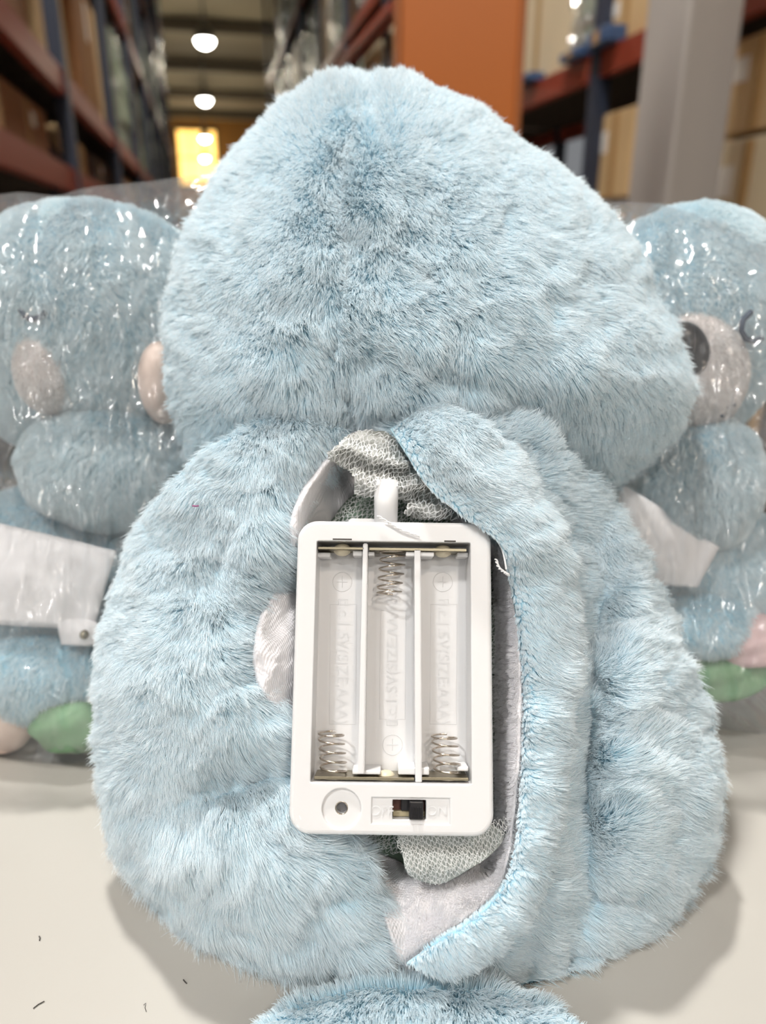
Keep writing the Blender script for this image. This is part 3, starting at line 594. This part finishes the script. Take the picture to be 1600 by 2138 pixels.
net('net', cr([(800, 1005), (735, 1035), (690, 1090), (650, 1160), (622, 1300), (612, 1450), (620, 1600), (700, 1740), (838, 1790), (858, 1832), (920, 1850), (1000, 1805), (1045, 1755), (1062, 1600), (1066, 1400), (1064, 1230), (1045, 1130), (980, 1060), (900, 1010)], 4), pnet, cell=12, hgt=8, layers=2, rot=.5)
TOPN = cr([(745, 898), (700, 930), (680, 955), (735, 990), (742, 1035), (800, 1040), (850, 1050), (845, 1075), (900, 1088), (958, 1082), (930, 1050), (890, 1010), (845, 955), (815, 905)], 4)
def tn(x, y, L): return dpl(y) + .0045 - .0014 * L + .0036 * np.sin(y / 9. + 2.2 * fbm(x / 60, y / 45, 0., 81, 2)) + .0012 * fbm(x / 18, y / 18, L * 2., 83, 2)
net('net_top', TOPN, tn, cell=14, hgt=8.5, layers=2, rot=.25, warp=8, rad=1.1e-4)
V = []; gx = np.linspace(685, 955, 60); gy = np.linspace(900, 1085, 50); GX, GY = np.meshgrid(gx, gy); vv = P(GX.ravel(), GY.ravel(), tn(GX.ravel(), GY.ravel(), 0) + .0022)
ins = inside(GX.ravel(), GY.ravel(), TOPN)
mesh('gathered_cloth', vv, [(j * 60 + i, j * 60 + i + 1, (j + 1) * 60 + i + 1, (j + 1) * 60 + i) for j in range(49) for i in range(59) if ins[j * 60 + i] and ins[(j + 1) * 60 + i + 1]], pm('net_white_backing', srgb(200, 202, 198), .8), toy)
BOT = cr([(835, 1740), (842, 1790), (848, 1820), (880, 1842), (925, 1846), (985, 1812), (1030, 1780), (1060, 1740), (1062, 1700), (1000, 1720)], 4)
hemd = lambda x, y, L: dpl(y) + .0065 - .003 * sm(1740, 1800, y) + .004 * sm(1810, 1850, y) - .0006 * L + .0008 * fbm(x / 22, y / 22, 0., 79, 2)
net('net_hem', BOT, hemd, cell=12, hgt=8., layers=2, rot=-.5, warp=3)
polar('net_bottom_pad', [(835, 1735), (842, 1790), (850, 1822), (880, 1840), (925, 1844), (985, 1812), (1030, 1780), (1055, 1740), (1000, 1715), (900, 1712)], (940, 1775), lambda x, y, s: hemd(x, y, 0) + .0016, lambda a: .003 + 0 * a, pm('net_pad', srgb(176, 182, 178), .9), toy, nr=14, nth=80)
def twist(name, pts, mat, parent, rad=.0002):
    p = cr(pts, 14, False); n = len(p); ls = []
    for ph in (0, math.pi): 
        a = np.arange(n) * .55 + ph; q = p.copy(); q[:, 0] += 1.9 * np.cos(a); q[:, 1] += 1.9 * np.sin(a); ls.append(P(q[:, 0], q[:, 1], dpl(q[:, 1]) - .0046 + .00018 * np.sin(a)))
    o = tube(name, ls[0], rad, mat, parent); o2 = tube(name, ls[1], rad, mat, parent); bpy.context.view_layer.update()
    bm = bmesh.new(); bm.from_mesh(o.data); bm.from_mesh(o2.data); bm.to_mesh(o.data); bm.free(); bpy.data.objects.remove(o2); return o
twist('loose_thread', [(790, 1078), (812, 1092), (840, 1108), (876, 1120)], M['thread'], toy)
twist('loose_thread', [(1036, 1168), (1042, 1185), (1055, 1196), (1062, 1200)], M['thread'], toy)

# ================================================================== BATTERY CASE
tl = math.radians(9); rl = math.radians(.75)
u0 = R * math.cos(rl) - (U * math.cos(tl) + W * math.sin(tl)) * math.sin(rl); nn = -W * math.cos(tl) + U * math.sin(tl); v0 = np.cross(nn, u0); v0 /= np.linalg.norm(v0)
if v0 @ U < 0: v0 = -v0
nn = np.cross(u0, v0); BCn = P(np.float64(818), np.float64(1417), np.float64(.1868))
box = empty('battery_box'); box.matrix_world = Matrix(((u0[0], v0[0], nn[0], BCn[0]), (u0[1], v0[1], nn[1], BCn[1]), (u0[2], v0[2], nn[2], BCn[2]), (0, 0, 0, 1)))
tag(box, 'open white plastic battery case with three empty slots in the back of the toy', 'battery case')
bpy.context.view_layer.update()
def lc(px, py, z=0.):
    r = ray(np.float64(px), np.float64(py)); o = BCn + nn * z; t = ((o - CAM) @ nn) / (r @ nn); q = CAM + r * t - o; return q @ u0, q @ v0
def rbox(px0, px1, py0, py1, z0, z1, bev=0, seg=2, edges='all', rad=0):
    xa, ya = lc((px0 + px1) / 2, py0); xb, yb = lc((px0 + px1) / 2, py1); xc, _ = lc(px0, (py0 + py1) / 2); xd, _ = lc(px1, (py0 + py1) / 2)
    cx, cy, w, h = (xc + xd) / 2, (ya + yb) / 2, xd - xc, ya - yb
    bm = bmesh.new()
    if rad:
        pts = []
        for sx, sy, a0 in ((1, 1, 0), (-1, 1, 90), (-1, -1, 180), (1, -1, 270)):
            for k in range(9): a = math.radians(a0 + k * 90 / 8); pts.append((cx + sx * (w / 2 - rad) + rad * math.cos(a), cy + sy * (h / 2 - rad) + rad * math.sin(a)))
        bv = [bm.verts.new((x, y, z0)) for x, y in pts]; f = bm.faces.new(bv); ex = bmesh.ops.extrude_face_region(bm, geom=[f]); vs = [g for g in ex['geom'] if isinstance(g, bmesh.types.BMVert)]
        bmesh.ops.translate(bm, vec=(0, 0, z1 - z0), verts=vs); bmesh.ops.recalc_face_normals(bm, faces=bm.faces)
        if bev:
            top = [e for e in bm.edges if abs(e.verts[0].co.z - z1) < 1e-7 and abs(e.verts[1].co.z - z1) < 1e-7]; bmesh.ops.bevel(bm, geom=top, offset=bev, segments=4, affect='EDGES', profile=.5)
    else:
        bx(bm, (cx, cy, (z0 + z1) / 2), (w, h, abs(z1 - z0)), bev, seg=seg)
    return bm
def lobj(name, bm, mat, smooth=False, parent=box): return bm_obj(name, bm, mat, parent, smooth, True)
case = lobj('case', rbox(612, 1029, 1089, 1746, -.0145, 0, .0011, rad=.0052), M['plastic'])
ZD = -.0105
cuts = [rbox(655, 984, 1131, 1636, ZD, .003, .0004), rbox(776, 940, 1666, 1722, -.0006, .002), rbox(820, 890, 1671, 1713, -.006, .002)]
cyl = []
for r, z in ((40, -.0009), (12.5, -.008)):
    bm = bmesh.new(); x, y = lc(713, 1689); bmesh.ops.create_cone(bm, cap_ends=True, segments=40, radius1=r * .1205e-3, radius2=r * .1205e-3, depth=.003 - z, matrix=Matrix.Translation((x, y, (.003 + z) / 2))); cuts.append(bm)
for i, b in enumerate(cuts):
    c = lobj('cutter', b, M['plastic']); md = case.modifiers.new('cut%d' % i, 'BOOLEAN'); md.operation = 'DIFFERENCE'; md.object = c; md.solver = 'EXACT'; cuts[i] = c
bv = case.modifiers.new('soft', 'BEVEL'); bv.width = .00028; bv.segments = 3; bv.limit_method = 'ANGLE'; bv.angle_limit = math.radians(50)
bpy.context.view_layer.update(); me = bpy.data.meshes.new_from_object(case.evaluated_get(bpy.context.evaluated_depsgraph_get())); case.modifiers.clear(); case.data = me
for c in cuts: bpy.data.objects.remove(c)
for p in me.polygons: p.use_smooth = False
# ribs between the cells (T-shaped ends)
def prism(quad, z0, z1, zq=None):
    bm = bmesh.new(); q = [lc(x, y) for x, y in quad]; b = [bm.verts.new((x, y, z0)) for x, y in q]; t_ = [bm.verts.new((x, y, z1)) for x, y in q]; n = len(q)
    bm.faces.new(b); bm.faces.new(t_)
    for i in range(n): bm.faces.new((b[i], b[(i + 1) % n], t_[(i + 1) % n], t_[i]))
    bmesh.ops.recalc_face_normals(bm, faces=bm.faces); bmesh.ops.bevel(bm, geom=list(bm.edges), offset=.0002, segments=2, affect='EDGES'); return bm
lobj('rib', prism([(758, 1133), (768, 1133), (761, 1618), (747, 1618)], ZD, -.0012), M['plastic'])
lobj('rib', prism([(866, 1147), (879, 1147), (882, 1636), (868, 1636)], ZD, -.0012), M['plastic'])
for x0, x1, y0, y1, z in ((735, 795, 1612, 1621, -.0022), (832, 898, 1606, 1622, -.0024), (736, 757, 1147, 1158, -.003), (768, 782, 1149, 1158, -.003), (848, 908, 1150, 1160, -.0022), (660, 688, 1150, 1160, -.004), (958, 982, 1150, 1160, -.004), (958, 982, 1606, 1616, -.0035)):
    lobj('stop_tab', rbox(x0, x1, y0, y1, ZD, z, .0003), M['plastic'])
# springs
def spring(cx, ybase, ytip, turns, label=None):
    x, y0 = lc(cx, ybase, -.0055); _, y1 = lc(cx, ytip, -.0055); n = 200; pts = []
    for k in range(n + 1):
        s = k / n; base = .12; r = .0034 - .0002 * s
        a = 2 * math.pi * (turns + 3.2) * s
        yy = s * 3.2 / .28 * .00035 if s < .28 else None
        f = 0.06 * (s / .25) if s < .25 else (.06 + (s - .25) / .62 * .88 if s < .87 else .94 + (s - .87) / .13 * .06)
        pts.append((x + r * math.cos(a) + .0004 * math.sin(s * 5), y0 + (y1 - y0) * f, -.0055 + r * math.sin(a)))
    o = tube('spring', pts, .00024, M['metal'], box, res=8, local=True); return o
spring(693, 1622, 1530, 3.6); spring(931, 1624, 1536, 3.6); spring(817, 1149, 1240, 3.6)
def plate(x0, x1, y0, y1): lobj('contact_plate', rbox(x0, x1, y0, y1, ZD, -.0014, .0001), M['metal2'])
plate(655, 866, 1625, 1631); plate(881, 980, 1626, 1632); plate(663, 762, 1141, 1146); plate(771, 976, 1143, 1149)
for cx, cy, s in ((715, 1148, -1), (925, 1151, -1), (806, 1622, 1)):
    x, y = lc(cx, cy, -.005); bm = bmesh.new(); bmesh.ops.create_uvsphere(bm, u_segments=24, v_segments=12, radius=1, matrix=Matrix.Translation((x, y, -.0052)) @ Matrix.Diagonal((.0024, .0017, .0024, 1))); lobj('contact_button', bm, M['glue'], True)
for x0, x1, yy in ((695, 735, 1126), (928, 952, 1130)): lobj('latch_slot', rbox(x0, x1, yy - 1.6, yy + 1.6, -.0004, .00004), M['dark_slot'])
# raised lettering on the slot floors and by the switch
def text(s, cx, cy, size, z, rot, mat=M['plastic'], ext=.00006, name='lettering'):
    cu = bpy.data.curves.new(name, 'FONT'); cu.body = s; cu.size = size; cu.extrude = ext; cu.align_x = 'CENTER'; cu.align_y = 'CENTER'; t = bpy.data.objects.new(name, cu); COL.objects.link(t)
    me = bpy.data.meshes.new_from_object(t.evaluated_get(bpy.context.evaluated_depsgraph_get())); bpy.data.objects.remove(t); me.materials.clear(); me.materials.append(mat)
    o = bpy.data.objects.new(name, me); COL.objects.link(o); o.parent = box; x, y = lc(cx, cy, z); o.location = (x, y, z); o.rotation_euler = (0, 0, rot); return o
M['letter'] = M['plastic']
text('d.c.1.5V(SIZE:AAA)', 715, 1380, .0042, ZD, -math.pi / 2); text('d.c.1.5V(SIZE:AAA)', 820, 1385, .0042, ZD, math.pi / 2); text('d.c.1.5V(SIZE:AAA)', 925, 1380, .0042, ZD, -math.pi / 2)
text('OFF', 798, 1694, .0033, -.0006, 0, ext=.0002); text('ON', 913, 1694, .0033, -.0006, 0, ext=.0002)
for cx, cy, sg in ((715, 1215, 1), (820, 1555, 1), (925, 1215, 1)):
    x, y = lc(cx, cy, ZD); tube('polarity_mark', [(x + .0026 * math.cos(a), y + .0026 * math.sin(a), ZD) for a in np.linspace(0, 2 * math.pi, 40)], .00009, M['letter'], box, local=True)
    tube('polarity_mark', [(x - .0015, y, ZD), (x + .0015, y, ZD)], .00009, M['letter'], box, local=True); tube('polarity_mark', [(x, y - .0015, ZD), (x, y + .0015, ZD)], .00009, M['letter'], box, local=True)
for cx, up in ((715, 1), (820, -1), (925, 1)):
    q = [(-25, 1262), (-8, 1262), (-8, 1252), (12, 1252), (12, 1262), (30, 1262), (28, 1512), (-27, 1512)] if up > 0 else [(-25, 1275), (28, 1275), (26, 1502), (10, 1502), (10, 1514), (-12, 1514), (-12, 1502), (-27, 1502)]
    tube('outline_mark', [(*lc(cx + a, b, ZD), ZD) for a, b in q], .00007, M['letter'], box, closed=True, local=True)
# switch
lobj('switch_well', rbox(821, 889, 1672, 1712, -.0058, -.0045), M['brown_slot'])
lobj('switch_frame', rbox(821, 889, 1700, 1712, -.0048, -.0032, .0002), pm('switch_frame', srgb(160, 150, 120), .4))
lobj('switch_body', rbox(838, 862, 1673, 1698, -.0045, -.0024, .0002), M['black'])
sl = lobj('switch_slider', rbox(855, 884, 1673, 1711, -.0045, .0004, .0003), M['black']); sl['label'] = 'black ribbed slide switch'
for k in range(4): lobj('slider_ridge', rbox(860 + k * 5.5, 862.5 + k * 5.5, 1684, 1709, .0002, .0008, .0001), M['black'], parent=sl)
x, y = lc(713, 1689); tube('screw_sleeve', [(x + .00150 * math.cos(a), y + .00150 * math.sin(a), -.0011) for a in np.linspace(0, 2 * math.pi, 32)], .00018, M['metal'], box, local=True)
bm = bmesh.new(); bmesh.ops.create_cone(bm, cap_ends=True, segments=30, radius1=.0015, radius2=.0015, depth=.0002, matrix=Matrix.Translation((x, y, -.0035))); lobj('screw_hole', bm, pm('screw_grey', srgb(120, 120, 122), .4, .7))
# cable stem and clip behind the case top
xa, ya = lc(806, 1090, -.007); bm = bmesh.new(); bmesh.ops.create_cone(bm, cap_ends=True, segments=28, radius1=.0034, radius2=.0031, depth=.012, matrix=Matrix.Translation((xa, ya + .005, -.006)) @ Matrix.Rotation(math.pi / 2, 4, 'X')); lobj('cable_stem', bm, M['plastic'], True)
lobj('clip_tab', rbox(722, 800, 1072, 1100, -.0105, -.0085, .0004, rad=.0016), M['plastic'])

# ================================================================== BAGGED TOYS
def PR(px, py, d, rx, ry): return P(np.float64(px), np.float64(py), np.float64(d)), rx * d / F, ry * d / F
def toy_fur(o, parent, n, ctrl, length=.004, mat=None, nm=None): return fur(nm or o.name.split('.')[0] + '_fur', [o], n, mat or M['toy_fur'], parent, ctrl, length=length, rad=1.0e-4, K=4, lean=.9, wild=.3, cell=14, clump=.15)
def ell(name, px, py, d, rx, ry, rz, mat, parent, **k):
    c, a, b = PR(px, py, d, rx, ry); return ellipsoid(name, c, (a, rz, b), mat, parent, **k)
def arc(name, pts, d, rad, mat, parent): return tube(name, P(np.array([p[0] for p in pts], float), np.array([p[1] for p in pts], float), np.array([d] * len(pts) if np.ndim(d) == 0 else d, float)), rad, mat, parent)
DN = [(0, 400, -.2, .8), (300, 600, .2, .9), (1400, 500, .3, .7), (1500, 1000, .2, .9)]
def surf_d(c_px, c_py, d, rx, ry, rz, px, py):
    q = 1 - ((px - c_px) / rx) ** 2 - ((py - c_py) / ry) ** 2; return d - rz * math.sqrt(max(q, .02))
# right toy
rt = empty('plush_toy', P1(1450, 1400, .31)); rt.location.z = 0
tag(rt, 'light blue plush toy in a clear bag, closed eye and black nose showing', 'plush toy')
h = ell('head', 1405, 700, .318, 222, 256, .042, M['toy_skin'], rt, roll=.35); toy_fur(h, rt, 110000, DN, .003)
sd = lambda x, y: surf_d(1405, 690, .318, 222, 268, .042, x, y)
mz = ell('muzzle', 1446, 775, .288, 108, 128, .016, M['muzzle'], rt, roll=-.35); toy_fur(mz, rt, 16000, DN, .0016, M['white_fur'])
ell('nose', 1432, 732, .2735, 47, 62, .007, M['black'], rt, roll=-.45)
arc('mouth', [(1400, 812), (1415, 826), (1432, 833), (1447, 829), (1457, 818)], [.2705, .2705, .271, .2715, .272], .0009, M['black'], rt)
arc('closed_eye', [(1568, 652), (1552, 668), (1548, 690), (1558, 708), (1576, 713), (1594, 704)], [.2725, .2695, .2695, .272, .276, .282], .0011, M['embro'], rt)
for k, (x, y) in enumerate([(1502, 775), (1508, 795), (1514, 812), (1530, 800), (1535, 822), (1512, 838), (1520, 850), (1532, 845), (1508, 868)]): ell('whisker_dot', x, y, .2785 + .0004 * k, 4, 4, .001, M['embro'], rt, nu=10, nv=6)
a_ = ell('arm', 1448, 1012, .302, 128, 145, .026, M['toy_skin'], rt, roll=.3); toy_fur(a_, rt, 45000, DN, .0035)
b_ = ell('body', 1400, 1230, .335, 215, 240, .040, M['toy_skin'], rt, zmin=.001); toy_fur(b_, rt, 80000, DN, .0035)
def panel(name, quad, d, mat, parent, bulge=.004):
    V = []; n = 14; q = [np.array(x, float) for x in quad]
    for i in range(n + 1):
        for j in range(n + 1):
            u, v = i / n, j / n; p = (q[0] * (1 - u) + q[1] * u) * (1 - v) + (q[3] * (1 - u) + q[2] * u) * v
            V.append(P(p[0], p[1], d - bulge * math.sin(math.pi * u) * math.sin(math.pi * v) + .0012 * float(fbm(p[0] / 40, p[1] / 40, 0., 91, 2))))
    o = mesh(name, V, [(i * (n + 1) + j, (i + 1) * (n + 1) + j, (i + 1) * (n + 1) + j + 1, i * (n + 1) + j + 1) for i in range(n) for j in range(n)], mat, parent); s = o.modifiers.new('t', 'SOLIDIFY'); s.thickness = .001; return o
panel('bib', [(1290, 1005), (1500, 1142), (1455, 1225), (1300, 1215)], .286, M['bib'], rt)
f_ = ell('foot', 1450, 1290, .300, 120, 62, .022, M['toy_skin'], rt, zmin=.001); toy_fur(f_, rt, 14000, DN, .003)
ell('leaf_patch', 1490, 1400, .297, 110, 62, .014, M['green'], rt, dfm=.08, zmin=.001)
ell('shell_patch', 1560, 1335, .292, 90, 55, .013, M['pink'], rt, dfm=.08)
# left toy
lt = empty('plush_toy', P1(200, 1450, .3)); lt.location.z = 0
tag(lt, 'light blue plush toy in a wrinkled clear bag with a white bib and press stud', 'plush toy')
h = ell('head', 200, 705, .318, 300, 262, .045, M['toy_skin'], lt); toy_fur(h, lt, 130000, DN, .0035)
mz = ell('muzzle', 98, 775, .285, 62, 90, .012, M['muzzle'], lt, roll=-.1); toy_fur(mz, lt, 8000, DN, .0014, M['white_fur'])
cp = ell('cheek_patch', 338, 800, .288, 46, 86, .012, M['beige'], lt)
arc('closed_eye', [(42, 646), (52, 660), (70, 666), (88, 661), (97, 650)], .2715, .0011, M['embro'], lt)
a_ = ell('arm', 225, 975, .300, 172, 122, .026, M['toy_skin'], lt, roll=.08); toy_fur(a_, lt, 50000, DN, .0035)
b_ = ell('body', 130, 1240, .333, 245, 230, .042, M['toy_skin'], lt, zmin=.001); toy_fur(b_, lt, 80000, DN, .0035)
panel('bib', [(-60, 1080), (243, 1150), (196, 1312), (-60, 1300)], .284, M['bib'], lt, .005)
ell('press_stud', 176, 1325, .2795, 9, 10, .002, M['metal2'], lt, nu=16, nv=10); panel('stud_tab', [(120, 1280), (205, 1300), (222, 1345), (130, 1345)], .2835, M['bib'], lt, .002)
f_ = ell('foot', 90, 1410, .296, 150, 90, .02, M['toy_skin'], lt, zmin=.001); toy_fur(f_, lt, 16000, DN, .003)
ell('leaf_patch', 150, 1515, .284, 85, 58, .010, M['green'], lt, dfm=.06, zmin=.001)
ell('shell_patch', 190, 1465, .292, 70, 40, .010, M['beige'], lt, zmin=.001)
ell('shell_patch', 0, 1500, .290, 70, 80, .010, M['beige'], lt, zmin=.001)
# the clear bags
def bag(label, outline, centre, dfront, dback, seed, extra=None):
    def dep(px, py, s):
        w = np.sqrt(np.clip(1 - s ** 14, 0, 1)); rid = np.abs(fbm(px / 42 + .25 * fbm(px / 60, py / 60, 0., seed + 3), py / 240, 0., seed, 3)); rid2 = np.abs(fbm((px + .5 * py) / 80, (py - .5 * px) / 160, 0., seed + 7, 3))
        return dfront - .010 + (dback - dfront) * .5 * (1 - w) + .0055 * rid + .005 * rid2 + .0009 * np.abs(fbm(px / 24, py / 110, 0., seed + 11, 2)) + (.0 if extra is None else extra(px, py))
    t = polar('plastic_bag', outline, centre, dep, lambda a: (dback - dfront) * .5 + 0 * a, M['film'], None, nr=110, nth=300, nb=10)
    return tag(t, label, 'plastic bag')
bag('wrinkled clear plastic bag with glinting creases around the plush with the bib', [(-180, 500), (-60, 425), (30, 402), (120, 408), (180, 392), (300, 380), (440, 366), (540, 400), (580, 700), (570, 1100), (500, 1500), (350, 1585), (215, 1600), (100, 1594), (-40, 1570), (-180, 1480), (-260, 1000)], (150, 1000), .266, .374, 101, lambda x, y: .002 * sm(1300, 1500, y) + .006 * sm(700, 450, y))
bag('smooth clear plastic bag stretched over the plush with the black nose', [(1100, 520), (1220, 432), (1350, 424), (1500, 440), (1600, 470), (1760, 520), (1840, 900), (1820, 1400), (1700, 1520), (1560, 1530), (1420, 1500), (1250, 1460), (1120, 1300), (1060, 900)], (1440, 960), .2645, .366, 131, lambda x, y: .006 * sm(600, 430, y))
